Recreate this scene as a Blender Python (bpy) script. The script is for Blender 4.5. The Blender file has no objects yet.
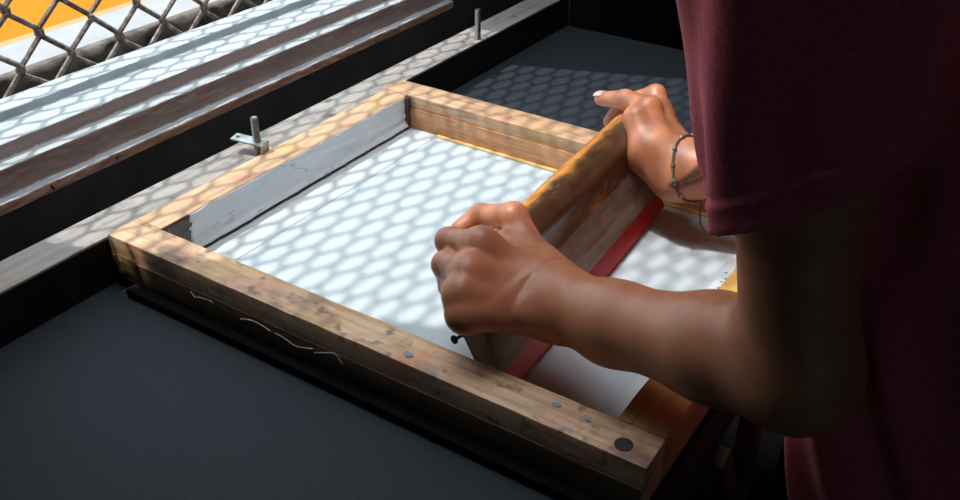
import bpy, bmesh, math, random
import numpy as np
from mathutils import Vector, Matrix, noise
rnd = random.Random(7)
SC = bpy.context.scene
COL = SC.collection

# ------------------------------------------------------------------ helpers
def link(o, parent=None):
    COL.objects.link(o)
    if parent: o.parent = parent
    return o

def tag(o, label=None, cat=None, group=None, kind=None):
    if label: o['label'] = label
    if cat: o['category'] = cat
    if group: o['group'] = group
    if kind: o['kind'] = kind
    return o

def empty(name, loc=(0, 0, 0)):
    o = bpy.data.objects.new(name, None)
    o.location = loc
    o.empty_display_size = .05
    return link(o)

def mesh_obj(name, verts, faces, mat, parent=None, smooth=False, mats=None, midx=None):
    """verts are in world space; a child keeps world coordinates through its parent's inverse"""
    me = bpy.data.meshes.new(name)
    if parent is not None:
        off = np.array(parent_world(parent))
        verts = [tuple(np.array(v) - off) for v in verts]
    me.from_pydata([tuple(map(float, v)) for v in verts], [], [tuple(map(int, f)) for f in faces])
    for m in (mats or [mat]): me.materials.append(m)
    if midx is not None: me.polygons.foreach_set('material_index', midx)
    if smooth: me.polygons.foreach_set('use_smooth', [True] * len(me.polygons))
    me.update()
    return link(bpy.data.objects.new(name, me), parent)

def parent_world(p):
    v = Vector(p.location)
    while p.parent:
        p = p.parent
        v = v + p.location
    return v

class MB:
    """collects shapes in one bmesh, links them as ONE object"""
    def __init__(s): s.bm = bmesh.new()
    def box(s, lo, hi, bevel=0.0, seg=2):
        b = bmesh.new()
        bmesh.ops.create_cube(b, size=1)
        lo, hi = Vector(lo), Vector(hi)
        for v in b.verts:
            v.co = Vector(((lo[i] + hi[i]) / 2 + v.co[i] * (hi[i] - lo[i]) for i in range(3)))
        if bevel: bmesh.ops.bevel(b, geom=b.edges[:], offset=bevel, segments=seg, affect='EDGES', profile=.6)
        s.add(b)
    def add(s, b, mat=None):
        me = bpy.data.meshes.new('tmp'); b.to_mesh(me); b.free()
        if mat: me.transform(mat)
        s.bm.from_mesh(me); bpy.data.meshes.remove(me)
    def obox(s, c, ax, half, bevel=0.0, seg=2):
        """oriented box: centre, three axis vectors, half sizes"""
        b = bmesh.new(); bmesh.ops.create_cube(b, size=2)
        for v in b.verts: v.co = Vector((v.co[i] * half[i] for i in range(3)))
        if bevel: bmesh.ops.bevel(b, geom=b.edges[:], offset=bevel, segments=seg, affect='EDGES', profile=.6)
        M = Matrix([[ax[j][i] for j in range(3)] + [c[i]] for i in range(3)] + [[0, 0, 0, 1]])
        s.add(b, M)
    def tube(s, pts, r, n=8, cap=True):
        pts = [Vector(p) for p in pts]
        rs = r if hasattr(r, '__len__') else [r] * len(pts)
        rings = []; prev = None
        for i, p in enumerate(pts):
            t = (pts[min(i + 1, len(pts) - 1)] - pts[max(i - 1, 0)]).normalized()
            if prev is None:
                a = t.orthogonal().normalized()
            else:
                a = (prev - t * prev.dot(t)).normalized()
            prev = a; b = t.cross(a)
            rings.append([s.bm.verts.new(p + (a * math.cos(2 * math.pi * k / n) + b * math.sin(2 * math.pi * k / n)) * rs[i]) for k in range(n)])
        for A, B in zip(rings, rings[1:]):
            for k in range(n): s.bm.faces.new((A[k], A[(k + 1) % n], B[(k + 1) % n], B[k]))
        if cap:
            s.bm.faces.new(rings[0][::-1]); s.bm.faces.new(rings[-1])
    def ball(s, c, r, seg=12, rings=8, squash=(1, 1, 1)):
        b = bmesh.new(); bmesh.ops.create_uvsphere(b, u_segments=seg, v_segments=rings, radius=r)
        s.add(b, Matrix.Translation(Vector(c)) @ Matrix.Diagonal(Vector((*squash, 1))))
    def build(s, name, mat, parent=None, smooth=True, angle=35):
        bmesh.ops.recalc_face_normals(s.bm, faces=s.bm.faces[:])
        me = bpy.data.meshes.new(name)
        if parent is not None:
            bmesh.ops.translate(s.bm, vec=-parent_world(parent), verts=s.bm.verts[:])
        lim = math.radians(angle)
        for e in s.bm.edges:
            if len(e.link_faces) == 2 and e.calc_face_angle(0) > lim: e.smooth = False
        for f in s.bm.faces: f.smooth = smooth
        s.bm.to_mesh(me); s.bm.free()
        me.materials.append(mat)
        return link(bpy.data.objects.new(name, me), parent)

# ------------------------------------------------------------------ materials
class NT:
    def __init__(s, name):
        s.m = bpy.data.materials.new(name); s.m.use_nodes = True
        s.t = s.m.node_tree; s.b = s.t.nodes['Principled BSDF']; s.out = s.t.nodes['Material Output']
        s.co = None
    def n(s, typ, **kw):
        nd = s.t.nodes.new(typ)
        for k, v in kw.items():
            if k in nd.inputs: nd.inputs[k].default_value = v
            else: setattr(nd, k, v)
        return nd
    def l(s, a, b): s.t.links.new(a, b)
    def obj(s, scale=(1, 1, 1), loc=(0, 0, 0), rot=(0, 0, 0)):
        tc = s.n('ShaderNodeTexCoord'); mp = s.n('ShaderNodeMapping')
        mp.inputs['Scale'].default_value = scale; mp.inputs['Location'].default_value = loc; mp.inputs['Rotation'].default_value = rot
        s.l(tc.outputs['Object'], mp.inputs['Vector']); return mp.outputs['Vector']
    def noise(s, vec, scale, detail=4, rough=.55, dist=0.0):
        nd = s.n('ShaderNodeTexNoise'); nd.inputs['Scale'].default_value = scale; nd.inputs['Detail'].default_value = detail
        nd.inputs['Roughness'].default_value = rough; nd.inputs['Distortion'].default_value = dist
        s.l(vec, nd.inputs['Vector']); return nd.outputs['Fac']
    def ramp(s, fac, stops, interp='LINEAR'):
        r = s.n('ShaderNodeValToRGB'); r.color_ramp.interpolation = interp
        e = r.color_ramp.elements
        while len(e) < len(stops): e.new(.5)
        for el, (p, c) in zip(e, stops):
            el.position = p; el.color = (*c, 1) if len(c) == 3 else c
        s.l(fac, r.inputs['Fac']); return r.outputs['Color']
    def mix(s, fac, a, b, mode='MIX'):
        m = s.n('ShaderNodeMix', data_type='RGBA', blend_type=mode)
        for sock, v in ((m.inputs[0], fac), (m.inputs[6], a), (m.inputs[7], b)):
            if hasattr(v, 'links'): s.l(v, sock)
            elif hasattr(v, '__len__'): sock.default_value = (*v[:3], 1)
            else: sock.default_value = v
        return m.outputs[2]
    def bump(s, h, strength=.3, dist=.002):
        b = s.n('ShaderNodeBump'); b.inputs['Strength'].default_value = strength; b.inputs['Distance'].default_value = dist
        s.l(h, b.inputs['Height']); s.l(b.outputs['Normal'], s.b.inputs['Normal'])
    def done(s, color=None, rough=.6, spec=.5, metal=0.0, **kw):
        if color is not None:
            if hasattr(color, 'links'): s.l(color, s.b.inputs['Base Color'])
            else: s.b.inputs['Base Color'].default_value = (*color, 1)
        if hasattr(rough, 'links'): s.l(rough, s.b.inputs['Roughness'])
        else: s.b.inputs['Roughness'].default_value = rough
        s.b.inputs['Specular IOR Level'].default_value = spec
        s.b.inputs['Metallic'].default_value = metal
        for k, v in kw.items(): s.b.inputs[k].default_value = v
        return s.m

def srgb(r, g, b):
    f = lambda c: (c / 255 / 12.92) if c <= 10.3 else ((c / 255 + .055) / 1.055) ** 2.4
    return (f(r), f(g), f(b))

def m_wood(name, light, mid, dark, axis='x', stains=(), rough=.6, spots=True, grain=1.0, grime=.5):
    """worn timber, grain along one axis, ink stains of their own shape"""
    t = NT(name)
    sc = {'x': (4, 60, 60), 'y': (60, 4, 60), 'z': (60, 60, 4)}[axis]
    sc2 = {'x': (2.2, 11, 11), 'y': (11, 2.2, 11), 'z': (11, 11, 2.2)}[axis]
    g1 = t.noise(t.obj(sc), 3.0 * grain, 6, .62, .4)
    g2 = t.noise(t.obj(sc2, (3.1, 1.7, .3)), 4.0, 5, .6, .8)
    c = t.ramp(g2, [(.28, dark), (.5, mid), (.72, light)])
    c = t.mix(.55, c, t.ramp(g1, [(.3, tuple(x * .35 for x in mid)), (.5, mid), (.7, light)]), 'MIX')
    gr = t.noise(t.obj((1, 1, 1), (7.3, 2.2, 5)), 26, 6, .65)
    c = t.mix(t.ramp(gr, [(.5, (0, 0, 0)), (.72, (grime,) * 3)]), c, tuple(x * .3 for x in dark))
    for i, (col, scale, lo, hi, amt) in enumerate(stains):
        s = t.noise(t.obj((1, 1, 1), (3.7 * i + 1, 9.1 * i, 2.3 * i)), scale, 3, .5)
        c = t.mix(t.ramp(s, [(lo, (0, 0, 0)), (hi, (amt,) * 3)]), c, col)
    t.bump(g1, .35, .0012)
    return t.done(c, rough, .4)

PINK, YEL, BLU = (.55, .12, .10), (.75, .42, .08), (.16, .33, .45)
M = {}
M['rail_x'] = m_wood('worn_rail_long', (.90, .65, .43), (.74, .46, .28), (.34, .18, .10), 'x',
                     [(PINK, 16, .56, .68, .45), (BLU, 34, .69, .74, .5), ((.09, .06, .06), 19, .54, .66, .6), (YEL, 12, .56, .72, .4), ((.12, .07, .06), 60, .60, .68, .6)])
M['rail_y'] = m_wood('worn_rail_side', (.78, .53, .34), (.64, .40, .24), (.38, .22, .13), 'y',
                     [(PINK, 18, .58, .68, .35), (YEL, 14, .54, .68, .35)], grime=.25)
M['rail_b'] = m_wood('worn_rail_back', (.70, .48, .32), (.54, .33, .19), (.30, .16, .09), 'x',
                     [(PINK, 22, .60, .70, .45), ((.80, .45, .12), 9, .5, .68, .5)], grime=.4)
M['rail_r'] = m_wood('ochre_rail', (.56, .36, .14), (.46, .27, .08), (.24, .13, .06), 'y', [(YEL, 10, .45, .6, .5)])
M['lath_orange'] = m_wood('orange_stained_lath', (.78, .45, .25), (.62, .31, .15), (.34, .14, .07), 'x', [(PINK, 30, .60, .68, .7), ((.80, .45, .16), 12, .54, .7, .3)], grime=.4)
M['lath'] = m_wood('dark_varnished_lath', (.30, .17, .08), (.16, .09, .05), (.06, .035, .025), 'x', [], rough=.35)
M['beam'] = m_wood('grey_painted_beam', (.45, .405, .37), (.38, .345, .32), (.22, .195, .185), 'y',
                   [((.62, .62, .58), 40, .68, .74, .7), ((.07, .06, .06), 30, .63, .70, .6), ((.40, .24, .15), 12, .58, .7, .5)], grime=.35)
M['leg'] = m_wood('brown_leg_timber', (.10, .055, .03), (.07, .038, .022), (.03, .02, .014), 'z')
M['plank'] = m_wood('grey_brown_plank', (.28, .21, .16), (.20, .15, .115), (.10, .075, .06), 'y', [((.35, .3, .27), 30, .66, .74, .4)], rough=.5)

def m_handle():
    t = NT('varnished_handle')
    g = t.noise(t.obj((60, 5, 60)), 2.2, 6, .65, .5)
    c = t.ramp(g, [(.24, (.14, .05, .02)), (.42, (.55, .21, .05)), (.62, (.95, .43, .09))])
    w = t.noise(t.obj((22, 9, 22), (4, 1, 2)), 2.0, 6, .7)
    c = t.mix(t.ramp(w, [(.57, (0, 0, 0)), (.72, (.8,) * 3)]), c, (.045, .026, .018))
    # dark side of the grip: part grime, part shade put into the colour
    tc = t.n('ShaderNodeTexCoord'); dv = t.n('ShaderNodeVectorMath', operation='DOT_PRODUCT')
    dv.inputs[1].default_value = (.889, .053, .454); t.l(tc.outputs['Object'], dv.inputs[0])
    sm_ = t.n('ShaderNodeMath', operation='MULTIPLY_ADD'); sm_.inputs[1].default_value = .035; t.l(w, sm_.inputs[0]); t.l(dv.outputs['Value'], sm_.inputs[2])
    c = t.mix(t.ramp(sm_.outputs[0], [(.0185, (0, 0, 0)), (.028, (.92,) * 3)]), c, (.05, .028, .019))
    p = t.noise(t.obj((30, 12, 30), (9, 3, 1)), 1.2, 3, .6)
    c = t.mix(t.ramp(p, [(.62, (0, 0, 0)), (.74, (.4,) * 3)]), c, (.80, .52, .28))
    t.bump(w, .35, .0015)
    return t.done(c, .34, .5)
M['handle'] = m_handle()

def m_simple(name, col, rough=.6, spec=.5, metal=0, nscale=None, var=.25, bump=0, **kw):
    t = NT(name)
    c = col
    if nscale:
        f = t.noise(t.obj(), nscale, 6, .6)
        c = t.ramp(f, [(.3, tuple(x * (1 - var) for x in col)), (.7, tuple(min(1, x * (1 + var)) for x in col))])
        if bump: t.bump(f, bump, .002)
    return t.done(c, rough, spec, metal, **kw)

M['table'] = m_simple('blue_black_table_cover', (.0185, .0245, .033), .75, .35, 0, 260, .22, .25)
M['black'] = m_simple('black_board', (.006, .006, .0065), .95, .1, 0, 40, .3)
M['black_wood'] = m_simple('black_painted_wood', (.012, .011, .011), .6, .35, 0, 30, .4, .15)
M['blade'] = m_simple('red_rubber', (.42, .012, .018), .42, .5, 0, 14, .2)
M['steel'] = m_simple('worn_steel', (.34, .33, .32), .42, .5, .9, 90, .3, .1)
M['zinc'] = m_simple('zinc_plate', (.40, .45, .45), .45, .5, .6, 60, .2, .05)
M['iron'] = m_simple('dark_iron', (.022, .022, .026), .5, .5, .4)
M['wall'] = m_simple('dark_wall_paint', (.055, .058, .060), .85, .25, 0, 12, .3, .1)
M['plaster'] = m_simple('grey_plaster', (.09, .09, .095), .9, .2, 0, 12, .1, .1)
M['floor'] = m_simple('dark_concrete', (.10, .098, .095), .85, .25, 0, 9, .3, .1)
M['thread'] = m_simple('pale_thread', (.75, .72, .68), .6)
M['plug'] = m_simple('dark_plug', (.02, .022, .028), .6, .4, 0, 120, .4)
M['amber'] = m_wood('amber_resin_tape', (.62, .42, .12), (.22, .13, .05), (.04, .025, .015), 'x', [((.75, .55, .2), 55, .58, .63, .8)], rough=.25)
M['tapebrown'] = m_simple('brown_packing_tape', (.085, .045, .034), .28, .6, 0, 60, .5, .5)
M['ochre'] = m_simple('ochre_lip', (.72, .48, .20), .5, .4, 0, 50, .25, .2)
M['tarnish'] = m_simple('tarnished_bead', (.22, .22, .19), .45, .5, .5, 300, .4)
M['cord'] = m_simple('olive_cord', (.13, .13, .07), .8, .3, 0, 500, .5, .3)
M['nail'] = m_simple('fingernail', (.86, .60, .50), .30, .5)
M['ink'] = m_simple('dark_ink', (.03, .03, .05), .6)

def m_silver():
    t = NT('silver_tape')
    v = t.obj((30, 6, 14))
    f = t.noise(v, 1.6, 5, .6, 1.5)
    f2 = t.noise(t.obj((34, 7, 22), (2, 2, 2)), 1.2, 2, .5, 2.2)
    c = t.ramp(f, [(.3, (.72, .81, .88)), (.7, (.84, .92, .97))])
    c = t.mix(t.ramp(f2, [(.615, (0, 0, 0)), (.630, (.6,) * 3), (.645, (0, 0, 0))]), c, (.14, .14, .17))
    t.bump(f2, .5, .002)
    return t.done(c, .42, .5)
M['silver'] = m_silver()

def m_mesh():
    t = NT('screen_fabric')
    a = t.n('ShaderNodeTexWave', wave_type='BANDS', bands_direction='X'); a.inputs['Scale'].default_value = 260
    b = t.n('ShaderNodeTexWave', wave_type='BANDS', bands_direction='Y'); b.inputs['Scale'].default_value = 260
    v = t.obj(); t.l(v, a.inputs['Vector']); t.l(v, b.inputs['Vector'])
    f = t.mix(.5, a.outputs['Color'], b.outputs['Color'])
    c = t.ramp(f, [(.2, (.47, .56, .61)), (.8, (.55, .635, .68))])
    s = t.noise(t.obj((1, 1, 1), (.4, 0, 0)), 7, 4, .5)
    c = t.mix(t.ramp(s, [(.5, (0, 0, 0)), (.75, (.22,) * 3)]), c, (.48, .57, .62))
    return t.done(c, .5, .3, 0, **{'Subsurface Weight': .9, 'Subsurface Scale': .008, 'Subsurface Radius': (1, 1, 1)})
M['mesh'] = m_mesh()
M['paper'] = m_simple('white_paper_tape', (.56, .61, .64), .6, .3, 0, 40, .04)

def m_shirt():
    t = NT('maroon_jersey')
    v = t.obj()
    f = t.noise(v, 420, 4, .7)
    g = t.noise(t.obj((1, 1, .3)), 45, 5, .6)
    c = t.ramp(f, [(.3, (.60, .080, .115)), (.7, (.82, .18, .235))])
    c = t.mix(t.ramp(g, [(.45, (0, 0, 0)), (.75, (.3,) * 3)]), c, (.42, .10, .13))
    t.bump(f, .25, .001)
    return t.done(c, .9, .2, 0, **{'Sheen Weight': .10, 'Sheen Roughness': .5})
M['shirt'] = m_shirt()

def m_skin():
    t = NT('brown_skin')
    v = t.obj()
    f = t.noise(v, 55, 5, .6)
    c = t.ramp(f, [(.3, (.47, .172, .088)), (.7, (.59, .238, .124))])
    cr = t.noise(t.obj((1, 1, 1), (3, 3, 3)), 420, 4, .6)
    at = t.n('ShaderNodeAttribute', attribute_name='marks')
    sep = t.n('ShaderNodeSeparateColor'); t.l(at.outputs['Color'], sep.inputs['Color'])
    c = t.mix(sep.outputs['Red'], c, (.035, .024, .022))
    c = t.mix(sep.outputs['Green'], c, (.60, .24, .16))
    t.bump(cr, .22, .0007)
    return t.done(c, .42, .5, 0, **{'Subsurface Weight': .06, 'Subsurface Scale': .006})
M['skin'] = m_skin()
M['trousers'] = m_simple('dark_denim', (.014, .016, .024), .85, .2, 0, 200, .3, .2)
M['shoe'] = m_simple('black_canvas', (.012, .012, .013), .7, .3, 0, 100, .3)
M['hair'] = m_simple('black_hair', (.010, .008, .007), .45, .5, 0, 150, .4, .4)

def m_sill(name, col, chip, amt=.6):
    t = NT(name)
    f = t.noise(t.obj((70, 12, 70)), 1.3, 6, .7)
    g = t.noise(t.obj((20, 3, 20), (2, 5, 1)), 1.0, 5, .6)
    c = t.ramp(g, [(.3, tuple(x * .88 for x in col)), (.7, col)])
    c = t.mix(t.ramp(f, [(.60, (0, 0, 0)), (.68, (amt,) * 3)]), c, chip)
    t.bump(f, .5, .002)
    return t.done(c, .55, .4)
M['sill_white'] = m_sill('white_sill_paint', (.51, .555, .585), (.40, .41, .42), .5)
M['sill_brown'] = m_sill('brown_sill_paint', (.40, .315, .295), (.52, .45, .43), .5)
M['sill_tan'] = m_sill('tan_sill_edge', (.52, .34, .25), (.58, .46, .38), .5)
M['sill_shaded'] = m_sill('shaded_white_sill_paint', (.46, .56, .61), (.62, .66, .68), .4)  # same white paint, with the bluish shade of the step mixed into its colour

def m_wire():
    t = NT('rusty_wire')
    f = t.noise(t.obj(), 90, 5, .65)
    c = t.ramp(f, [(.35, (.09, .055, .045)), (.55, (.26, .20, .17)), (.72, (.50, .45, .40))])
    t.bump(f, .5, .002)
    return t.done(c, .55, .4, .15)
M['wire'] = m_wire()
M['stone'] = m_simple('dark_kerb_stone', (.13, .105, .09), .85, .3, 0, 30, .75, .9)
M['pavement'] = m_simple('pale_pavement', (.38, .38, .395), .85, .3, 0, 22, .10, .2)
M['yellow'] = m_simple('yellow_paint', (.52, .185, .002), .8, .1, 0, 2, .06)
M['yellow_edge'] = m_simple('faded_yellow_edge', (.48, .30, .13), .7, .3, 0, 12, .08)

# ------------------------------------------------------------------ the setting
FLOOR = -.90
def struct(name, mb, mat):
    o = mb.build(name, mat, smooth=False); o['kind'] = 'structure'; return o
b = MB(); b.box((-.20, -1.9, FLOOR - .1), (2.6, 2.1, FLOOR)); struct('floor', b, M['floor'])
b = MB(); b.box((-.26, -1.9, 2.55), (2.6, 2.1, 2.65)); struct('ceiling', b, M['plaster'])
b = MB()                                   # the wall with the window opening
b.box((-.20, -1.8, FLOOR), (-.13, 2.0, -.0059))
b.box((-.20, -1.8, -.0059), (-.13, -.102, 2.55))
b.box((-.20, .700, .16), (-.13, 2.0, 2.55))
b.box((-.20, .812, -.0059), (-.13, 2.0, .16))
struct('wall_left', b, M['wall'])
b = MB(); b.box((-.26, 2.0, FLOOR), (2.6, 2.1, 2.55)); struct('wall_back', b, M['wall'])
b = MB(); b.box((2.5, -1.8, FLOOR), (2.6, 2.0, 2.55)); struct('wall_right', b, M['plaster'])
b = MB(); b.box((-.26, -1.9, FLOOR), (2.6, -1.8, 2.55)); struct('wall_front', b, M['plaster'])

# window sill: a stepped, many times repainted moulding along y
prof = [(-.13, -.0059), (-.13, .0058), (-.1425, .0058), (-.1425, .0358), (-.1621, .0358), (-.1621, .0527),
        (-.214, .0527), (-.214, .0628), (-.248, .0628), (-.252, .058), (-.252, -.06)]
smat = [1, 0, 2, 0, 2, 0, 3, 0, 3, 3]        # 0 white, 1 tan, 2 brown, 3 white with shade painted in
mats = [M['sill_white'], M['sill_tan'], M['sill_brown'], M['sill_shaded']]
ys = np.arange(-.35, .809, .0035)
root = empty('window_1', (-.19, .2, -.0059)); root['kind'] = 'structure'
V, F, MI = [], [], []
# subdivide each profile segment, round the nose edges and wobble like thick brushed paint
pp = []; pm = []
for i, (p, q) in enumerate(zip(prof, prof[1:])):
    n = max(3, int(math.hypot(q[0] - p[0], q[1] - p[1]) / .0016))
    for k in range(n):
        pp.append((p[0] + (q[0] - p[0]) * k / n, p[1] + (q[1] - p[1]) * k / n)); pm.append(smat[i])
pp.append(prof[-1])
for it in range(1):
    sm = [pp[0]] + [((a[0] + 2 * c[0] + d[0]) / 4, (a[1] + 2 * c[1] + d[1]) / 4) for a, c, d in zip(pp, pp[1:], pp[2:])] + [pp[-1]]
    pp = sm
for y in ys:
    for k, (x, z) in enumerate(pp):
        w = noise.noise(Vector((x * 60, y * 28, z * 60))) * .0011 + noise.noise(Vector((x * 190 + 5, y * 90, z * 190))) * .0007
        V.append((x + w, y, z + w))
K = len(pp)
for j in range(len(ys) - 1):
    for k in range(K - 1):
        F.append((j * K + k, j * K + k + 1, (j + 1) * K + k + 1, (j + 1) * K + k))
        m_ = pm[k]
        # the white brush line along the brown edges is ragged: let it slip a step either way
        sh = noise.fractal(Vector((3.3, ys[j] * 30, k * .004)), .8, 2.1, 4)
        kk = min(max(k + int(round(sh * 1.5)), 0), K - 2)
        MI.append(pm[kk])
F.append(tuple(range(K))); MI.append(2)
F.append(tuple(range((len(ys) - 1) * K, len(ys) * K))[::-1]); MI.append(2)
sill = mesh_obj('window_sill', V, F, None, root, True, mats, MI)
md = sill.modifiers.new('es', 'EDGE_SPLIT'); md.split_angle = math.radians(50)

M['drip'] = m_simple('dark_red_drip', (.10, .010, .008), .4)
for y, z, r in ((.0315, .0010, .0022), (.0335, -.0022, .0017), (.0405, .0042, .0014), (.119, .0005, .0018), (.123, .0010, .0013)):
    m = MB(); m.ball((-.1298, y, z), r, 10, 8, (.35, .7, 1.3)); m.build('paint_drip', M['drip'], sill)

# outside: kerb, pavement and the yellow surface beyond
b = MB(); b.box((-.455, -1.2, -.5), (-.43, 2.4, -.001), .004); 
V, F = [], []
ny, nz = 240, 14
for j in range(ny + 1):
    for k in range(nz + 1):
        y = -1.0 + 3.2 * j / ny; z = -.12 + .119 * k / nz
        V.append((-.45 + .014 * noise.fractal(Vector((1, y * 22, z * 30)), .8, 2.1, 4) * (1 if k < nz else .35), y, z + (.004 * noise.noise(Vector((4, y * 16, 0))) if k == nz else 0)))
for j in range(ny):
    for k in range(nz):
        a = j * (nz + 1) + k; F.append((a, a + nz + 1, a + nz + 2, a + 1))
n0 = len(V)
for j in range(ny + 1):
    y = -1.0 + 3.2 * j / ny; V.append((-.47, y, -.0012)); V.append((-.47, y, -.12))
for j in range(ny):
    t0 = j * (nz + 1) + nz; t1 = t0 + nz + 1
    F.append((t0, t1, n0 + 2 * j + 2, n0 + 2 * j)); F.append((n0 + 2 * j, n0 + 2 * j + 2, n0 + 2 * j + 3, n0 + 2 * j + 1))
b.bm.free()
o = mesh_obj('trim_1', V, F, M['stone'], None, True); o['kind'] = 'structure'
b = MB(); b.box((-.565, -1.0, -.12), (-.47, 2.2, -.0012)); struct('pavement', b, M['pavement'])
b = MB(); b.box((-.586, -1.0, -.12), (-.565, 2.2, -.0018)); struct('trim_2', b, M['yellow_edge'])
b = MB(); b.box((-4.0, -3.0, -.12), (-.586, 6.0, -.0022)); struct('yellow_ground', b, M['yellow'])
b = MB(); b.box((-.47, -1.0, -.9), (-.25, 2.2, -.10)); struct('trim_3', b, M['stone'])

# chain link fence: each wire zigzags up the fence and hooks its neighbours
FX, Wd, FY, FZ = -.36, .078, .2041, .080
rw = .0037
def zigzag(m, k0, k1, r, bend, jz, hexa=False):
    i0, i1 = int((-.95 - FY) / (Wd / 2)), int((1.25 - FY) / (Wd / 2))
    for i in range(i0, i1):
        pts = []
        jit = rnd.uniform(-.002, .002)
        for k in range(k0, k1 + 1):
            right = (k + i) % 2 == 1
            z = FZ + k * Wd / 2 + (rnd.uniform(-jz, jz) if not hexa else .002 * math.sin(i * 1.7 + k * 2.3)); yc = FY + (i + (1 if right else 0)) * Wd / 2 + jit
            sgn = 1 if right else -1
            y = yc + sgn * r * (.35 if not hexa else .9)
            if hexa:
                y = yc - sgn * .0085          # the hexagons' twisted necks run level between two wires
                pts += [(FX, y - sgn * .0025, z - .004), (FX, y, z), (FX, y - sgn * .0025, z + .004)]
                if right: m.tube([(FX, y - .001, z), (FX, yc, z + .0008), (FX, y + .018, z)], r * 1.15, 6)
            else: pts += [(FX - sgn * r * .2, y - sgn * bend * .55, z - bend), (FX + sgn * r * .75, y, z - bend * .45), (FX + sgn * r * .75, y, z + bend * .45), (FX - sgn * r * .2, y - sgn * bend * .55, z + bend)]
        m.tube(pts, r, 6)
fence = MB(); zigzag(fence, -4, 5, rw, .0055, .0025)
o = fence.build('chain_link_fence', M['wire'])
net = MB(); zigzag(net, 5, int((3.3 - FZ) / (Wd / 2)), .0030, .0115, .0012, True)  # unseen netting added above the fence to cast the hexagonal shadows
net.tube([(FX, -.98, FZ + 5 * Wd / 2), (FX, 1.27, FZ + 5 * Wd / 2)], .003, 8)
net.build('shadow_netting', M['wire'], o)
tag(o, 'rusty chain link fence of diamond wire standing outside the white sill', 'fence')

# ------------------------------------------------------------------ printing table
TZ = -.058
table = empty('printing_table', (.3, .3, FLOOR))
tag(table, 'low dark printing table under the wooden screen frame, with a raised patchy grey beam', 'table')
b = MB(); b.box((-.05, -1.0, TZ - .035), (.600, .978, TZ), .003); b.build('tabletop', M['table'], table)
V, F = [], []
b = MB(); b.box((-.05, -1.0, TZ), (-.0020, .985, -.004), .0015, 2); b.build('side_beam', M['beam'], table)
b = MB(); b.box((-.0020, -1.0, TZ), (-.0009, .978, -.006)); b.build('beam_facing', M['black_wood'], table)
b = MB(); b.box((.03, -.013, TZ), (.592, .45, TZ + .0103), .0015); b.build('base_board', M['black'], table)
for (x, y) in ((-.02, -.9), (-.02, .9), (.565, -.9), (.565, .9)):
    b = MB(); b.box((x - .03, y - .03, FLOOR), (x + .03, y + .03, TZ - .035), .003); b.build('leg', M['leg'], table)
b = MB(); b.box((.6005, .208, FLOOR), (.618, .236, -.0605), .002); b.build('leg', M['leg'], table)
b = MB(); b.obox((.6085, .285, -.33), ((0, .53, -.848), (1, 0, 0), (0, .848, .53)), (.29, .0065, .010), .002); b.build('brace', M['leg'], table)

def bolt(name, x, y, top):
    m = MB(); r = .0043
    m.tube([(x, y, -.02), (x, y, top - .002), (x, y, top)], [r, r, r * .8], 14)
    for k in range(int((top + .004) / .0016)):
        z = -.004 + k * .0016
        m.tube([(x, y, z), (x, y, z + .0005), (x, y, z + .001)], [r, r * 1.09, r], 14, False)
    return m.build(name, M['steel'], table, True, 60)
bolt('bolt', -.0090, .2235, .0425)
bolt('bolt', -.0105, .700, .0430)

# small bent plate threaded on the first bolt
b = MB()
ux = Vector((.045, .012, -.004)).normalized(); uz = Vector((.09, 0, 1)).normalized(); uy = uz.cross(ux)
c = Vector((-.0185, .2205, .0120))
b.obox(c, (ux, uy, uz), (.0205, .0080, .0011), .0006)
e = c + ux * .0195
b.obox(e - Vector((0, 0, .0062)), (ux, uy, uz), (.0011, .0085, .0065), .0006)
pl = b.build('clamp_plate', M['zinc'])
tag(pl, 'small bent zinc clamp plate on the bolt beside the left side of the frame', 'bracket')
m = MB()
p = c - ux * .015 + uz * .0011
m.tube([p - uz * .0002, p + uz * .0004], .0022, 12); m.build('rivet_hole', M['iron'], pl)

# ------------------------------------------------------------------ screen frame
FW, FD, RW, TH = .590, .4967, .0370, .0475
screen = empty('screen_frame', (.295, .248, -TH))
tag(screen, 'worn wooden screen printing frame with stretched white mesh lying on the dark table', 'screen frame')
def rail(lo, hi, mat, ax, seed):
    m = MB(); m.box(lo, hi)
    bm = m.bm
    # dense along the rail so the worn edges can wander
    n = 40
    es = [e for e in bm.edges if abs((e.verts[0].co - e.verts[1].co)[ax]) > .1]
    bmesh.ops.subdivide_edges(bm, edges=es, cuts=n, use_grid_fill=True)
    ed = [e for e in bm.edges if len(e.link_faces) == 2 and e.calc_face_angle(0) > .8]
    bmesh.ops.bevel(bm, geom=ed, offset=.0014, segments=2, affect='EDGES', profile=.5)
    for v in bm.verts:
        q = v.co * 35 + Vector((seed, 0, 0))
        v.co += Vector((noise.noise(q), noise.noise(q + Vector((9, 0, 0))), noise.noise(q + Vector((0, 9, 0))))) * .0005
    return m.build('rail', mat, screen, True, 40)
front = rail((0, 0, -TH), (FW, RW, 0), M['rail_x'], 0, 1); front['label'] = 'front rail of the frame with blue ink flecks and a dark plug'
back = rail((0, FD - .0405, -TH), (FW, FD, 0), M['rail_b'], 0, 3)
left = rail((0, RW + .0003, -TH), (.0362, FD - .0408, 0), M['rail_y'], 1, 5)
right = rail((.5486, RW + .0003, -TH), (FW, FD - .0408, 0), M['rail_r'], 1, 7); right['label'] = 'ochre right rail'
b = MB(); b.box((.0005, -.0016, -TH + .0005), (FW - .001, .0002, -.0215), .0006); b.build('lath', M['lath'], front)
b = MB(); b.box((.012, -.0026, -.0405), (.040, -.0012, -.018), .0006); b.build('corner_tape', M['amber'], front)
b = MB(); b.tube([(.5655, .0135, -.001), (.5655, .0135, .0006)], .0072, 20); b.build('plug', M['plug'], front)
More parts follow.
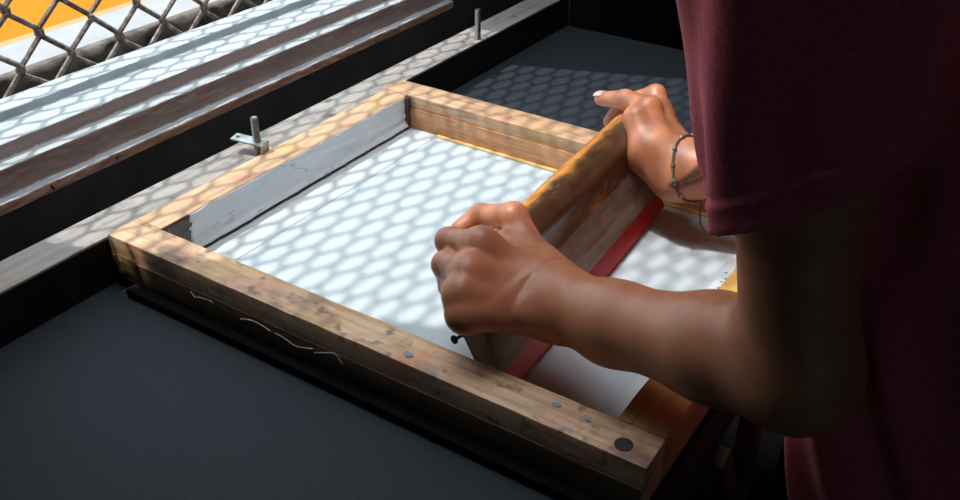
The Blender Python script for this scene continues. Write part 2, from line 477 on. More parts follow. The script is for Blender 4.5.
# ink flecks: thin dried blobs on the front rail
for (x, y, r) in ((.368, .0106, .0036), (.502, .0245, .0030), (.531, .0225, .0018)):
    m = MB(); n = 14
    ring = [(x + r * (1 + .5 * noise.noise(Vector((math.cos(a) * 2 + x * 90, math.sin(a) * 2, 1)))) * math.cos(a) * 1.3, y + r * (.8 + .5 * noise.noise(Vector((math.cos(a) * 2, x * 70 + math.sin(a) * 2, 4)))) * math.sin(a), .0005) for a in [2 * math.pi * i / n for i in range(n)]]
    vs = [m.bm.verts.new(p_) for p_ in ring]; m.bm.faces.new(vs)
    r_ = bmesh.ops.extrude_face_region(m.bm, geom=m.bm.faces[:]); bmesh.ops.translate(m.bm, vec=(0, 0, .0004), verts=[g for g in r_['geom'] if isinstance(g, bmesh.types.BMVert)])
    m.build('ink_fleck', M_fleck if 'M_fleck' in globals() else m_simple('blue_ink', (.20, .30, .38), .6, .4, 0, 200, .3), front)
# stretched fabric, slightly sagging nowhere: drum tight
b = MB(); b.box((.0368, .0376, -.0474), (.548, .4556, -.0455)); b.build('mesh_fabric', M['mesh'], screen)
b = MB(); b.box((.037, .038, -.0456), (.086, .4555, -.0450), .0002); b.build('paper_tape', M['paper'], screen)
b = MB(); b.box((.521, .038, -.0456), (.549, .4555, -.0450), .0002); b.build('paper_tape', M['paper'], screen)
b = MB(); b.box((.042, .4535, -.0465), (.548, .4558, -.0165), .0007); b.build('inner_lath', M['lath_orange'], back)
b = MB(); b.box((.087, .448, -.0456), (.52, .4558, -.0432), .0008); b.build('glue_lip', M['ochre'], back)
m = MB()
for k in range(11):
    y = .245 + .0105 * k + rnd.uniform(-.002, .002)
    m.obox((.528 + rnd.uniform(-.002, .002), y, -.0449), (Vector((.5, .9, 0)).normalized(), Vector((.9, -.5, 0)).normalized(), Vector((0, 0, 1))), (rnd.uniform(.0008, .0024), .0007, .00015))
m.build('ink_dashes', M['ink'], screen)

# silver tape over the inside of the left rail, creased and curling at its lower edge
V, F = [], []
ny, nz = 150, 22
for j in range(ny + 1):
    for k in range(nz + 1):
        t_ = j / ny; s_ = k / nz
        y = .074 + (.449 - .074) * t_
        z = -.0005 - s_ * .0405
        x = .0372 + max(0, s_ - .72) ** 2 * .075
        edge = noise.noise(Vector((j * .17, 2, 0))) * .0010 if k == 0 else 0
        if j == 0: y += .006 * noise.noise(Vector((1, k * .4, 7))) - .004 * s_
        if j == ny: y += .003 * noise.noise(Vector((1, k * .5, 2)))
        cr = .0019 * noise.fractal(Vector((t_ * 9, s_ * 2.0 + t_ * 3, 1)), .9, 2, 4)
        fold = .0016 * max(0, 1 - abs(s_ - .45 - .8 * (t_ - .75)) * 9) * (1 if t_ > .55 else .2)
        fold += .0016 * max(0, 1 - abs(s_ - 5 * (t_ - .02)) * 5) * (1 if t_ < .16 else 0)
        V.append((x + abs(cr) + fold, y, z + edge))
for j in range(ny):
    for k in range(nz):
        a = j * (nz + 1) + k; F.append((a, a + 1, a + nz + 2, a + nz + 1))
o = mesh_obj('silver_tape', V, F, M['silver'], left, True); o['label'] = 'silver tape along the inside of the left rail'
md = o.modifiers.new('t', 'SOLIDIFY'); md.thickness = .0004; md.offset = -1
V, F = [], []
for j in range(25):
    for k in range(15):
        y = .0375 + .040 * j / 24; z = -.001 - .045 * k / 14
        V.append((.0366 + .0016 * abs(noise.fractal(Vector((y * 150, z * 120, 3)), .8, 2, 3)), y, z))
for j in range(24):
    for k in range(14):
        a = j * 15 + k; F.append((a, a + 1, a + 16, a + 15))
o = mesh_obj('brown_tape', V, F, M['tapebrown'], left, True)
md = o.modifiers.new('t', 'SOLIDIFY'); md.thickness = .0003; md.offset = -1
b = MB(); b.box((.0363, .07, -.0472), (.0371, .4505, -.034), .0003); b.build('tape_shade_strip', M['tapebrown'], left)  # dark strip added as painted shade below the silver tape
b = MB(); b.box((.0364, .4480, -.046), (.0425, .4558, -.002), .0006); b.build('corner_block', M['tapebrown'], left)
# loose threads on the front of the frame
def thread(pts):
    m = MB(); P = [Vector(p_) for p_ in pts]; q = []
    for i in range(len(P) - 1):
        p0, p1, p2, p3 = P[max(i - 1, 0)], P[i], P[i + 1], P[min(i + 2, len(P) - 1)]
        for k in range(6):
            t_ = k / 6
            q.append(.5 * ((2 * p1) + (p2 - p0) * t_ + (2 * p0 - 5 * p1 + 4 * p2 - p3) * t_ * t_ + (3 * p1 - p0 - 3 * p2 + p3) * t_ ** 3))
    q.append(P[-1]); m.tube(q, .00045, 5); m.build('loose_thread', M['thread'], front)
yt = -.0024
thread([(.1171, yt, -.0235), (.1225, yt, -.0285), (.128, yt, -.0265), (.1452, yt, -.0245), (.146, yt, -.028)])
thread([(.1821, yt, -.0300), (.195, yt, -.026), (.2089, yt, -.0259), (.220, yt, -.0285)])
thread([(.2259, yt, -.0279), (.2361, yt, -.0290), (.249, yt, -.0325), (.2607, yt, -.0302), (.271, yt, -.0265)])
thread([(.2736, yt, -.0302), (.2906, yt, -.0229), (.298, yt, -.021), (.3053, yt, -.0290)])

# ------------------------------------------------------------------ squeegee
B0 = np.array([.435, .0875, -.0440]); LL = np.array([-.0593, .9982, 0.]); 
TA = math.radians(27); NN = np.array([LL[1], -LL[0], 0.]); ZZ = np.array([0, 0, 1.])
UU = -NN * math.sin(TA) + ZZ * math.cos(TA); WW = NN * math.cos(TA) + ZZ * math.sin(TA)
def loc(s, h, x): return B0 + LL * s + UU * h + WW * x
sq = empty('squeegee', tuple(B0 + LL * .16))
tag(sq, 'wooden squeegee with rounded orange brown handle and red blade, gripped by both hands', 'squeegee')
def extrude(profile, stations, name, mat, wob=0.0, seed=0):
    """profile in (x, h); stations are (s, scale about profile centre)"""
    cx = np.mean([p_[0] for p_ in profile]); ch = np.mean([p_[1] for p_ in profile])
    V, F = [], []; n = len(profile)
    for s, k in stations:
        for (x, h) in profile:
            w = wob * noise.noise(Vector((s * 30 + seed, x * 60, h * 60)))
            V.append(loc(s, ch + (h - ch) * k + w, cx + (x - cx) * k + w))
    for i in range(len(stations) - 1):
        for j in range(n):
            F.append((i * n + j, i * n + (j + 1) % n, (i + 1) * n + (j + 1) % n, (i + 1) * n + j))
    F.append(tuple(range(n))[::-1]); F.append(tuple(range((len(stations) - 1) * n, len(stations) * n)))
    o = mesh_obj(name, V, F, mat, sq, True)
    bm = bmesh.new(); bm.from_mesh(o.data); bmesh.ops.recalc_face_normals(bm, faces=bm.faces[:])
    for e in bm.edges:
        if len(e.link_faces) == 2 and e.calc_face_angle(0) > .7: e.smooth = False
    bm.to_mesh(o.data); bm.free(); return o
ang = np.linspace(-.72, math.pi + .72, 26)
bulb = [(.0185 * math.cos(a), .1015 + .0215 * math.sin(a)) for a in ang]
bulb += [(-.0105, .074), (-.0100, .062), (.0100, .062), (.0105, .074)]
st = [(-.012, .55), (-.010, .80), (-.006, .93), (0, .99)] + [(s, 1) for s in np.linspace(.01, .332, 26)] + [(.338, .98), (.3435, .90), (.347, .75)]
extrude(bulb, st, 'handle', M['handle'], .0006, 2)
extrude([(-.0105, .024), (.0095, .024), (.0105, .034), (.0112, .066), (.0085, .0705), (-.0085, .0705), (-.0112, .066)],
        [(-.037, .96), (-.036, 1)] + [(s, 1) for s in np.linspace(-.03, .345, 24)] + [(.3475, 1), (.3485, .96)], 'wooden_holder', M['plank'], .0004, 5)
extrude([(-.0045, .001), (.0045, .001), (.0045, .0255), (-.0045, .0255)],
        [(-.040, 1)] + [(s, 1) for s in np.linspace(-.03, .345, 12)] + [(.351, 1)], 'blade', M['blade'])
b = MB()
na, nb = loc(-.030, .066, -.006), loc(-.053, .071, -.006)
b.tube([na, na + (nb - na) * .9, nb], .0016, 10); d_ = (nb - na) / np.linalg.norm(nb - na)
b.tube([nb - d_ * .0005, nb + d_ * .0008, nb + d_ * .0016], [.0030, .0040, .0028], 14)
b.build('nail', M['iron'], sq)

# ------------------------------------------------------------------ the person (signed distance fields, surface nets)
def smin(a, b, k):
    if k <= 0: return np.minimum(a, b)
    h = np.maximum(k - np.abs(a - b), 0) / k
    return np.minimum(a, b) - h * h * k * .25
def cap(P, a, b, r1, r2):
    a = np.asarray(a, np.float32); b = np.asarray(b, np.float32); ab = b - a
    t = np.clip(((P - a) @ ab) / max(float(ab @ ab), 1e-9), 0, 1)
    q = P - a - t[:, None] * ab
    return np.sqrt((q * q).sum(1)) - (r1 + (r2 - r1) * t)
def ell(P, c, r, R=None):
    q = P - np.asarray(c, np.float32)
    if R is not None: q = q @ np.asarray(R, np.float32)
    r = np.asarray(r, np.float32)
    k0 = np.sqrt(((q / r) ** 2).sum(1)); k1 = np.sqrt(((q / (r * r)) ** 2).sum(1))
    return k0 * (k0 - 1) / np.maximum(k1, 1e-6)
def chain(P, pts, rs, k):
    d = None
    for i in range(len(pts) - 1):
        c_ = cap(P, pts[i], pts[i + 1], rs[i], rs[i + 1])
        d = c_ if d is None else smin(d, c_, k)
    return d

def surface(fn, lo, hi, h, B=8):
    """naive surface nets on a sparse-evaluated grid"""
    lo = np.array(lo, np.float32); n = np.ceil((np.array(hi) - lo) / h / B).astype(int) * B
    nb_ = n // B
    cen = np.stack(np.meshgrid(*[np.arange(k) for k in nb_], indexing='ij'), -1).reshape(-1, 3)
    cp = lo + (cen * B + B / 2) * h
    dc = np.concatenate([fn(cp[i:i + 60000].astype(np.float32)) for i in range(0, len(cp), 60000)])
    act = np.abs(dc) < h * B * 1.05 + .006
    G = np.repeat(np.repeat(np.repeat(np.where(dc > 0, 1, -1).reshape(nb_).astype(np.float32), B, 0), B, 1), B, 2)
    off = np.stack(np.meshgrid(*[np.arange(B)] * 3, indexing='ij'), -1).reshape(-1, 3)
    idx = cen[act]
    for i in range(0, len(idx), 300):
        g = (idx[i:i + 300, None, :] * B + off[None]).reshape(-1, 3)
        G[g[:, 0], g[:, 1], g[:, 2]] = fn((lo + g * h).astype(np.float32))
    S = G < 0
    vsum = {}
    c_id = -np.ones(np.array(G.shape) - 1, np.int32)
    cnt = np.zeros(c_id.shape, bool)
    s8 = [S[i:S.shape[0] - 1 + i, j:S.shape[1] - 1 + j, k:S.shape[2] - 1 + k] for i in (0, 1) for j in (0, 1) for k in (0, 1)]
    anyS = np.logical_or.reduce(s8); allS = np.logical_and.reduce(s8)
    cells = np.argwhere(anyS & ~allS)
    c_id[cells[:, 0], cells[:, 1], cells[:, 2]] = np.arange(len(cells))
    acc = np.zeros((len(cells), 3)); num = np.zeros(len(cells))
    corners = [(i, j, k) for i in (0, 1) for j in (0, 1) for k in (0, 1)]
    val = [G[cells[:, 0] + i, cells[:, 1] + j, cells[:, 2] + k] for i, j, k in corners]
    for a in range(8):
        for b2 in range(a + 1, 8):
            A, Bc = np.array(corners[a]), np.array(corners[b2])
            if np.abs(A - Bc).sum() != 1: continue
            cr = (val[a] < 0) != (val[b2] < 0)
            t = val[a][cr] / (val[a][cr] - val[b2][cr])
            acc[cr] += A + t[:, None] * (Bc - A); num[cr] += 1
    V = lo + (cells + acc / num[:, None]) * h
    F = []
    for ax in range(3):
        o1, o2 = [(1, 2), (2, 0), (0, 1)][ax]
        sl0 = [slice(None)] * 3; sl1 = [slice(None)] * 3
        sl0[ax] = slice(0, -1); sl1[ax] = slice(1, None)
        cr = S[tuple(sl0)] != S[tuple(sl1)]
        e = np.argwhere(cr)
        ok = (e[:, o1] > 0) & (e[:, o2] > 0) & (e[:, o1] < G.shape[o1] - 1) & (e[:, o2] < G.shape[o2] - 1)
        e = e[ok]
        d1 = np.zeros(3, int); d1[o1] = 1; d2 = np.zeros(3, int); d2[o2] = 1
        q = np.stack([c_id[tuple((e - d1 - d2).T)], c_id[tuple((e - d2).T)], c_id[tuple(e.T)], c_id[tuple((e - d1).T)]], 1)
        ins = S[tuple(e.T)]
        q[~ins] = q[~ins][:, ::-1]
        F.append(q)
    return V, np.concatenate(F)

def sdf_obj(name, fn, lo, hi, h, mat, parent):
    V, F = surface(fn, lo, hi, h)
    off = np.array(parent_world(parent)) if parent else np.zeros(3)
    me = bpy.data.meshes.new(name)
    me.vertices.add(len(V)); me.vertices.foreach_set('co', (V - off).astype(np.float32).ravel())
    me.loops.add(4 * len(F)); me.loops.foreach_set('vertex_index', F.astype(np.int32).ravel())
    me.polygons.add(len(F)); me.polygons.foreach_set('loop_start', np.arange(0, 4 * len(F), 4, dtype=np.int32))
    me.polygons.foreach_set('use_smooth', np.ones(len(F), bool))
    me.update(calc_edges=True); me.validate()
    me.materials.append(mat)
    return link(bpy.data.objects.new(name, me), parent), V

SL, EL = np.array([.617, .060, .370]), np.array([.670, .038, .100])
SR, ER = np.array([.640, .425, .370]), np.array([.672, .452, .105])
WL, WR = loc(.010, .064, .058), loc(.311, .050, .070)

def lerp(a, b, t): return np.asarray(a) + (np.asarray(b) - np.asarray(a)) * t
def arm(P, S, E, W):
    d = chain(P, [S, lerp(S, E, .5), E], [.048, .040, .0365], .02)
    d = smin(d, chain(P, [E, lerp(E, W, .28), lerp(E, W, .7) + np.array([0, -.001, -.0045]), W], [.0360, .0370, .0305, .0280], .02), .026)
    return d

FING_L = [  # joints in squeegee coordinates: knuckle, middle joint, last joint, tip
    ([(.000, .129, .017), (.0125, .1335, -.0245), (.017, .108, -.036), (.018, .089, -.025)], [.0125, .0112, .0095, .0082]),
    ([(-.029, .119, .017), (-.010, .121, -.0190), (-.004, .097, -.031), (-.002, .080, -.025)], [.0125, .0114, .0097, .0083]),
    ([(-.048, .109, .017), (-.021, .104, -.0115), (-.014, .083, -.023), (-.012, .068, -.020)], [.0118, .0106, .0092, .0080]),
    ([(-.0575, .0935, .0185), (-.0325, .091, .0015), (-.027, .075, -.014), (-.024, .063, -.016)], [.0110, .0095, .0083, .0072]),
]
THUMB_L = ([(.034, .086, .040), (.060, .126, .014), (.069, .131, -.026), (.053, .1285, -.041)], [.0150, .0128, .0108, .0085])
FING_R = [
    ([(.365, .108, .030), (.382, .1235, .026), (.379, .125, -.014), (.371, .110, -.034)], [.0122, .0110, .0093, .0080]),
    ([(.382, .101, .020), (.398, .114, .004), (.397, .098, -.030), (.394, .082, -.024)], [.0122, .0108, .0093, .0080]),
    ([(.398, .094, .012), (.414, .104, -.006), (.411, .086, -.026), (.406, .072, -.018)], [.0118, .0103, .0090, .0078]),
    ([(.412, .088, .006), (.425, .094, -.008), (.423, .076, -.022), (.418, .062, -.014)], [.0110, .0094, .0081, .0070]),
]
THUMB_R = ([(.314, .082, .042), (.343, .120, .032), (.356, .1335, .002), (.369, .139, -.033)], [.0165, .0132, .0110, .0082])

def hand(P, W, fing, thumb, heel):
    Wn = np.asarray(W, np.float32)
    d = None
    # palm: metacarpals fanned from the wrist, webbed together
    ws = [loc(*w_) for w_ in heel]
    for (j, r), w0 in zip(fing, ws):
        c_ = cap(P, w0, loc(*j[0]), .0150, .0118)
        d = c_ if d is None else smin(d, c_, .016)
    tj = [loc(*q) for q in thumb[0]]
    d = smin(d, cap(P, Wn, tj[0], .022, thumb[1][0] + .001), .018)
    d = smin(d, cap(P, tj[0], lerp(tj[1], loc(*fing[0][0][0]), .45) - UU * .010, .013, .0085), .018)
    f = None
    for j, r in fing:
        pts = [loc(*q) for q in j]
        c_ = chain(P, pts, r, .004)
        c_ = smin(c_, np.sqrt(((P - pts[0].astype(np.float32)) ** 2).sum(1)) - r[0] * 1.04, .006)
        c_ = smin(c_, np.sqrt(((P - pts[1].astype(np.float32)) ** 2).sum(1)) - r[1] * 1.05, .004)
        f = c_ if f is None else smin(f, c_, .0022)
    d = smin(d, f, .014)
    t = chain(P, tj, thumb[1], .005)
    t = smin(t, np.sqrt(((P - tj[1].astype(np.float32)) ** 2).sum(1)) - thumb[1][1] * 1.05, .005)
    # thumb blends into the palm at its root but stays apart from the fingers
    return d, t

HEEL_L = [(.020, .078, .052), (.008, .073, .055), (-.003, .067, .058), (-.012, .059, .061)]
HEEL_R = [(.320, .063, .058), (.324, .057, .060), (.326, .049, .062), (.324, .040, .066)]
def f_arm_l(P):
    a = arm(P, SL, EL, WL); d, t = hand(P, WL, FING_L, THUMB_L, HEEL_L)
    d = smin(d, a, .026)
    h = (P - (WL + (EL - WL) * .045).astype(np.float32)) @ ((EL - WL) / np.linalg.norm(EL - WL) + UU * .25).astype(np.float32)
    d = d + .0016 * np.exp(-(h / .0022) ** 2) + .0006 * np.exp(-((h + .007) / .002) ** 2)   # wrist creases
    return smin(d, t, .010)
def f_arm_r(P):
    a = arm(P, SR, ER, WR); d, t = hand(P, WR, FING_R, THUMB_R, HEEL_R)
    d = smin(d, a, .022)
    d = smin(d, smin(cap(P, loc(.297, .046, .050), loc(.308, .082, .028), .020, .021), cap(P, loc(.308, .082, .028), loc(.327, .116, .023), .021, .0165), .01), .016)   # ball of the thumb
    return smin(d, t, .006)
NECK, HEAD = np.array([.640, .242, .425]), np.array([.545, .242, .585])
fwd = np.array([-.80, 0, -.60]); upv = np.array([-.60, 0, .80]); sid = np.array([0, 1., 0])
HR = np.stack([fwd, sid, upv], 1)
def hd(x, y, z): return HEAD + fwd * x + sid * y + upv * z
def f_torso(P):
    d = ell(P, (.738, .240, .260), (.078, .140, .175), np.array([[.88, 0, -.47], [0, 1, 0], [.47, 0, .88]]))
    d = smin(d, cap(P, (.79, .19, .03), (.79, .28, .03), .085, .085), .08)
    d = smin(d, cap(P, (.81, .18, -.13), (.81, .295, -.13), .09, .09), .08)
    d = smin(d, cap(P, SL + np.array([.028, .02, -.01]), SR + np.array([.02, -.02, -.01]), .050, .050), .04)
    return d
def f_head(P):
    d = ell(P, HEAD + upv * .02, (.095, .076, .105), HR)
    d = smin(d, ell(P, hd(.035, 0, -.055), (.062, .055, .062), HR), .03)
    d = smin(d, cap(P, hd(.088, 0, .012), hd(.110, 0, -.028), .007, .013), .012)          # nose
    for s in (-1, 1):
        d = smin(d, cap(P, hd(-.012, s * .076, .012), hd(-.004, s * .074, -.022), .012, .008), .006)   # ears
        d = smin(d, cap(P, hd(.088, s * .018, .030), hd(.078, s * .048, .030), .010, .008), .010)      # brows
        d = -smin(-d, ell(P, hd(.094, s * .031, .010), (.012, .015, .010), HR), .008)                 # eye sockets
        d = smin(d, ell(P, hd(.079, s * .031, .010), (.012, .013, .012), HR), .002)                   # eyes
    d = smin(d, cap(P, hd(.090, -.018, -.056), hd(.090, .018, -.056), .008, .008), .006)
    d = -smin(-d, cap(P, hd(.100, -.020, -.056), hd(.100, .020, -.056), .0025, .0025), .002)           # mouth
    d = smin(d, cap(P, NECK + np.array([.02, 0, -.05]), hd(-.02, 0, -.06), .060, .052), .03)
    return d
def box_gate(P, fn, lo, hi, far=.08):
    """skip the costly field where the point is far from its bounds"""
    lo = np.asarray(lo, np.float32); hi = np.asarray(hi, np.float32)
    q = np.maximum(np.maximum(lo - P, P - hi), 0); dd = np.sqrt((q * q).sum(1))
    out = dd + far * .5
    m_ = dd < far
    if m_.any(): out[m_] = fn(P[m_])
    return out
def bounds(pts, pad):
    a = np.array(pts); return a.min(0) - pad, a.max(0) + pad
bl = bounds([SL, EL, WL] + [loc(*q) for j, r in FING_L + [THUMB_L] for q in j], .055)
br = bounds([SR, ER, WR] + [loc(*q) for j, r in FING_R + [THUMB_R] for q in j], .055)
def f_body(P):
    d = smin(f_torso(P), box_gate(P, f_head, HEAD - .16, HEAD + .16, .15), .04)
    d = smin(d, box_gate(P, f_arm_l, *bl), .03)
    return smin(d, box_gate(P, f_arm_r, *br), .03)

person = empty('person', (.85, .242, FLOOR))
tag(person, 'person in a maroon t-shirt leaning over the frame, pushing the squeegee with both hands', 'person')
body, BV = sdf_obj('body', f_body, (.28, -.06, -.26), (1.03, .62, .74), .0024, M['skin'], person)

# tattoo lines on the far forearm and lighter finger tips are real pigment: stored per vertex
def seg_dist(P, a, b):
    a, b = np.array(a), np.array(b); ab = b - a
    t = np.clip(((P - a) @ ab) / (ab @ ab), 0, 1); return np.linalg.norm(P - a - t[:, None] * ab, axis=1)
CAM = np.array([.7579, -.4907, .5])
ATT = {'tat': [], 'tip': []}
marks = np.zeros((len(BV), 4), np.float32); marks[:, 3] = 1
axR = (ER - WR) / np.linalg.norm(ER - WR)
tl = [[(.448, .3665, .0274), (.4584, .3692, .0341), (.4665, .3717, .0401), (.483, .378, .0526), (.500, .386, .064)],
      [(.4543, .368, .0263), (.4722, .3723, .0368), (.4857, .3762, .0461), (.503, .383, .056)],
      [(.4602, .3698, .0355), (.4728, .3767, .0514)]]
for pl_ in tl:
    for i_, (a, b2) in enumerate(zip(pl_, pl_[1:])):
        dd = seg_dist(BV, a, b2); marks[:, 0] = np.maximum(marks[:, 0], np.clip((.0036 - dd) / .0018, 0, 1) * .8)
for (j, r) in FING_R[:1] + [THUMB_R]:
    dd = np.linalg.norm(BV - loc(*j[3]), axis=1); marks[:, 1] = np.maximum(marks[:, 1], np.clip(1.3 - dd / .022, 0, 1) * .75)
dd = np.linalg.norm(BV - loc(*THUMB_L[0][3]), axis=1); marks[:, 1] = np.maximum(marks[:, 1], np.clip(1.2 - dd / .018, 0, 1) * .5)
at = body.data.color_attributes.new('marks', 'FLOAT_COLOR', 'POINT'); at.data.foreach_set('color', marks.ravel())

# thumb nail of the far hand
def nail_on(c0, c1, r, out, name):
    d_ = (c1 - c0) / np.linalg.norm(c1 - c0); o_ = out - d_ * (out @ d_); o_ /= np.linalg.norm(o_); s_ = np.cross(d_, o_)
    V, F = [], []
    for i in range(9):
        for j in range(9):
            t_ = (i - 4) / 4; a = (j - 4) / 4 * .75 * (1 if abs(t_) < .8 else .85)
            V.append(c1 - d_ * .0005 + d_ * t_ * .0068 + (o_ * math.cos(a) + s_ * math.sin(a)) * (r + .0006 - .0011 * max(t_, 0) ** 2))
    for i in range(8):
        for j in range(8): F.append((i * 9 + j, i * 9 + j + 1, i * 9 + j + 10, i * 9 + j + 9))
    o = mesh_obj(name, V, F, M['nail'], person, True)
    md = o.modifiers.new('t', 'SOLIDIFY'); md.thickness = .0007; md.offset = 0
    return o
nail_on(loc(*THUMB_R[0][2]), loc(*THUMB_R[0][3]), .0082, np.array([-.3, -.15, .9]), 'fingernail')

# shirt: loose offset of the torso, two short sleeves with stitched hems
def sleeve_axis(S, E): return (E - S) / np.linalg.norm(E - S)
nL = np.array([-.555, 0, .832]); pL = np.array([.608, .007, .200])
nR = -sleeve_axis(SR, ER); pR = lerp(SR, ER, .66)
def folds(P):
    x, y, z = P[:, 0], P[:, 1], P[:, 2]
    return (.0022 * np.sin(95 * x - 70 * y + 16 * z + 2.2 * np.sin(14 * z)) + .0016 * np.sin(150 * y + 60 * x + 22 * z + 1.1)
            + .0012 * np.sin(48 * z + 90 * x - 30 * y))
def sleeve(P, S, E, r0, r1, n, p):
    d = cap(P, S, lerp(S, E, .72), r0, r1)
    pl_ = (P - p.astype(np.float32)) @ n.astype(np.float32)
    return d, pl_
def f_shirt(P):
    c0, c1 = np.array([.705, .235, .300], np.float32), np.array([.818, .235, -.200], np.float32)
    ax = (c1 - c0) / np.linalg.norm(c1 - c0); q = P - (c0 + c1) / 2
    u0 = q @ ax; u1 = q @ np.array([-ax[2], 0, ax[0]], np.float32); u2 = q[:, 1]
    bx = np.stack([np.abs(u0) - .26 + .06, np.abs(u1) - .113 + .06, np.abs(u2) - .162 + .06], 1)
    t = np.sqrt((np.maximum(bx, 0) ** 2).sum(1)) + np.minimum(bx.max(1), 0) - .06
    t = smin(t, cap(P, SL + np.array([.02, .02, -.01]), SR + np.array([.02, -.02, -.01]), .066, .066), .05)
    # the cloth hangs free of the belly
    fo = folds(P)
    t = t + fo * 1.6
    t = np.maximum(t, -(P[:, 2] + .235 + .012 * np.sin(9 * P[:, 1])))
    t = np.maximum(t, (P - np.array([.655, .242, .425], np.float32)) @ np.array([-.45, 0, .89], np.float32))  # neckline
    for S, E, r0, r1, n, p in ((SL, EL, .074, .0530, nL, pL), (SR, ER, .070, .056, nR, pR)):
        d, h = sleeve(P, S, E, r0, r1, n, p)
        d = d + fo * 1.3
        d = d + .0014 * np.exp(-((h - .024) / .0022) ** 2) - .0012 * np.exp(-((h - .019) / .004) ** 2)   # hem stitching
        inner = cap(P, S, lerp(S, E, .9), r0 - .012, r1 - .0090) + fo * 1.3
        d = np.maximum(d, -np.maximum(inner, h - .035))
        t = smin(t, np.maximum(d, -h), .030)
        ax_ = ((E - S) / np.linalg.norm(E - S)).astype(np.float32)
        rad = np.linalg.norm(np.cross(P - S.astype(np.float32), ax_), axis=1)
        t = np.where((rad < .085) & (P[:, 0] < .700), np.maximum(t, -h), t) if False else t
    return t
sdf_obj('shirt', f_shirt, (.50, -.06, -.30), (1.04, .56, .50), .0026, M['shirt'], person)

def f_trousers(P):
    d = cap(P, (.82, .18, -.17), (.82, .295, -.17), .098, .098)
    for s, dx in ((-1, 0), (1, .05)):
        y = .242 + s * .085
        d = smin(d, chain(P, [(.825, y, -.19), (.82 + dx, y + s * .02, -.50), (.87 + dx, y + s * .03, FLOOR + .06)], [.088, .066, .056], .03), .03)
    d = np.maximum(d, FLOOR + .045 - P[:, 2])
    return np.maximum(d, P[:, 2] + .12) + .002 * np.sin(60 * P[:, 2] + 40 * P[:, 0])
sdf_obj('trousers', f_trousers, (.64, -.02, FLOOR), (1.06, .52, -.08), .007, M['trousers'], person)
for s, dx in ((-1, 0), (1, .05)):
    y = .242 + s * .115
    def f_shoe(P, y=y, dx=dx, s=s):
        a = cap(P, (.88 + dx, y, FLOOR + .042), (.745 + dx, y + s * .012, FLOOR + .034), .043, .036)
        a = smin(a, cap(P, (.875 + dx, y, FLOOR + .05), (.872 + dx, y, FLOOR + .11), .046, .044), .03)
        return np.maximum(a, FLOOR + .0005 - P[:, 2])
    sdf_obj('shoe', f_shoe, (.66 + dx, y - .08, FLOOR - .01), (.96 + dx, y + .08, FLOOR + .18), .005, M['shoe'], person)
def f_hair(P):
    d = ell(P, HEAD + upv * .024, (.104, .084, .113), HR) + .0025 * np.sin(190 * P[:, 0]) * np.sin(170 * P[:, 1] + 40 * P[:, 2])
    q = (P - HEAD.astype(np.float32)) @ HR.astype(np.float32)
    cut = np.maximum(q[:, 0] * .9 - .045 - q[:, 2] * .45, -.045 - q[:, 2])
    return np.maximum(d, cut)
sdf_obj('hair', f_hair, HEAD - .16, HEAD + .16, .004, M['hair'], person)

# ------------------------------------------------------------------ bracelet, fitted to the wrist surface
def fit(c, d_, fn, off):
    lo_, hi_ = .004, .09
    for _ in range(22):
        mid = (lo_ + hi_) / 2
        if fn((c + d_ * mid)[None].astype(np.float32))[0] < off: lo_ = mid
        else: hi_ = mid
    return c + d_ * hi_
br_root = empty('beaded_bracelet', tuple(WR + axR * .004))
tag(br_root, 'thin olive cord bracelet with tarnished beads on the far wrist', 'bracelet')
bc = WR + axR * .000
tilt = axR + .42 * (CAM - WR) / np.linalg.norm(CAM - WR) ; tilt /= np.linalg.norm(tilt)
e1 = np.cross(tilt, [0, 0, 1.]); e1 /= np.linalg.norm(e1); e2 = np.cross(tilt, e1)
ring = [fit(bc, e1 * math.cos(a) + e2 * math.sin(a), f_arm_r, .0012) for a in np.linspace(0, 2 * math.pi, 49)]
m = MB(); m.tube(ring, .0014, 7, False); cord = m.build('cord', M['cord'], br_root)
# which way along the ring faces the camera
order = sorted(range(48), key=lambda i: np.linalg.norm(ring[i] - CAM))
near = order[0]
low = min(range(48), key=lambda i: ring[i][2])
for k in range(48):
    if k % 4: continue
    big = k % 12 == 0
    m = MB(); t_ = Vector(ring[(k + 1) % 48]) - Vector(ring[k - 1]); t_.normalize()
    p_ = Vector(ring[k]); hl = .0040 if big else .0022
    m.tube([p_ - t_ * hl, p_ - t_ * hl * .6, p_, p_ + t_ * hl * .6, p_ + t_ * hl], [.0012, .0024, .0031 if big else .0022, .0024, .0012], 10)
    m.build('bead', M['tarnish'], cord)
p_ = np.array(ring[low])
tail = [p_, p_ + [.002, -.006, -.012], p_ + [.006, -.011, -.024], p_ + [.014, -.014, -.033], p_ + [.027, -.016, -.037]]
m = MB(); q = []
for i in range(len(tail) - 1):
    for k in range(4): q.append(tail[i] + (tail[i + 1] - tail[i]) * k / 4)
m.tube(q + [tail[-1]], .0012, 6); m.build('cord_end', M['cord'], br_root)

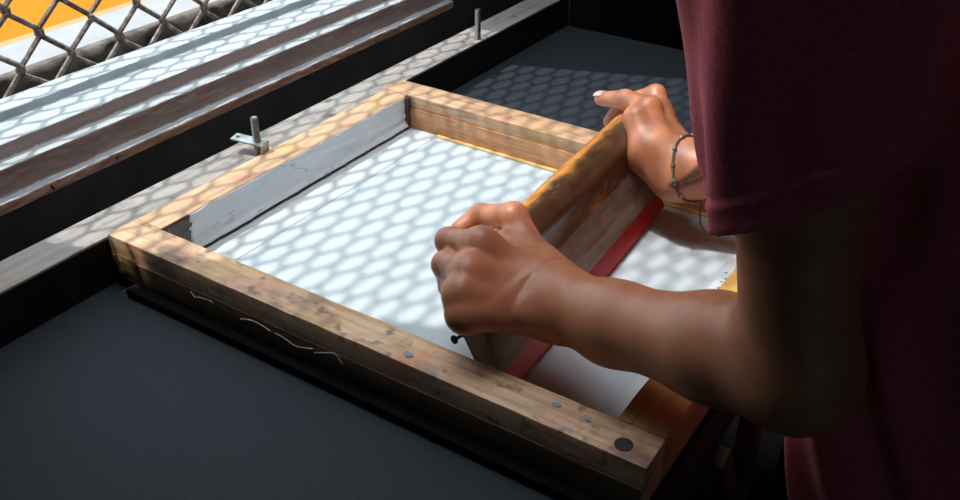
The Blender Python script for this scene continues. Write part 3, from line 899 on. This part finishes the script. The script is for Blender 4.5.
# ------------------------------------------------------------------ light
w = bpy.data.worlds.new('World'); SC.world = w; w.use_nodes = True
bg = w.node_tree.nodes['Background']; bg.inputs['Color'].default_value = (.76, .92, 1.0, 1); bg.inputs['Strength'].default_value = 2.3
sun = bpy.data.lights.new('sun', 'SUN'); sun.energy = 3.4; sun.angle = math.radians(.37); sun.color = (1, .97, .93)
so = link(bpy.data.objects.new('sun', sun))
el_, az = math.radians(69.8), math.radians(21.5)
d_ = Vector((math.cos(el_) * math.cos(az), math.cos(el_) * math.sin(az), -math.sin(el_)))
so.rotation_euler = d_.to_track_quat('-Z', 'Y').to_euler(); so.location = (-1, -.3, 3)

fill_light = bpy.data.lights.new('overhead_fill', 'AREA'); fill_light.shape = 'RECTANGLE'; fill_light.size = 1.1; fill_light.size_y = .5; fill_light.energy = 3.0; fill_light.color = (.90, .96, 1)  # added overhead fill without a fixture, brightens the shaded surfaces
lo_ = link(bpy.data.objects.new('overhead_fill', fill_light)); fill_light.spread = math.radians(75); lo_.location = (.08, .40, 1.5); lo_.rotation_euler = (0, 0, math.pi / 2)

rear_fill_light = bpy.data.lights.new('rear_blue_fill', 'AREA'); rear_fill_light.shape = 'RECTANGLE'; rear_fill_light.size = .8; rear_fill_light.size_y = 1.6; rear_fill_light.energy = .9; rear_fill_light.color = (.55, .85, 1)  # added bluish fill from behind the camera; the room has no doorway
do = link(bpy.data.objects.new('rear_blue_fill', rear_fill_light)); do.location = (2.2, -1.5, .4)
do.rotation_euler = (Vector((.8, .2, .2)) - Vector(do.location)).to_track_quat('-Z', 'Y').to_euler()

# ------------------------------------------------------------------ camera
cam = bpy.data.cameras.new('camera'); co = link(bpy.data.objects.new('camera', cam))
cam.sensor_width = 36; cam.lens = 956.59 / 960 * 36; cam.clip_start = .02
R_ = [[0.8394677, -0.29555365, 0.45600656], [0.54330686, 0.44017571, -0.71488671], [0.01056437, 0.84787581, 0.53008962]]
co.matrix_world = Matrix([R_[i] + [float(CAM[i])] for i in range(3)] + [[0, 0, 0, 1]])
SC.camera = co
SC.view_settings.view_transform = 'Standard'; SC.view_settings.look = 'None'
SC.view_settings.exposure = 0; SC.view_settings.gamma = 1
SC.cycles.max_bounces = 8; SC.cycles.diffuse_bounces = 5
SC.cycles.caustics_reflective = False; SC.cycles.caustics_refractive = False
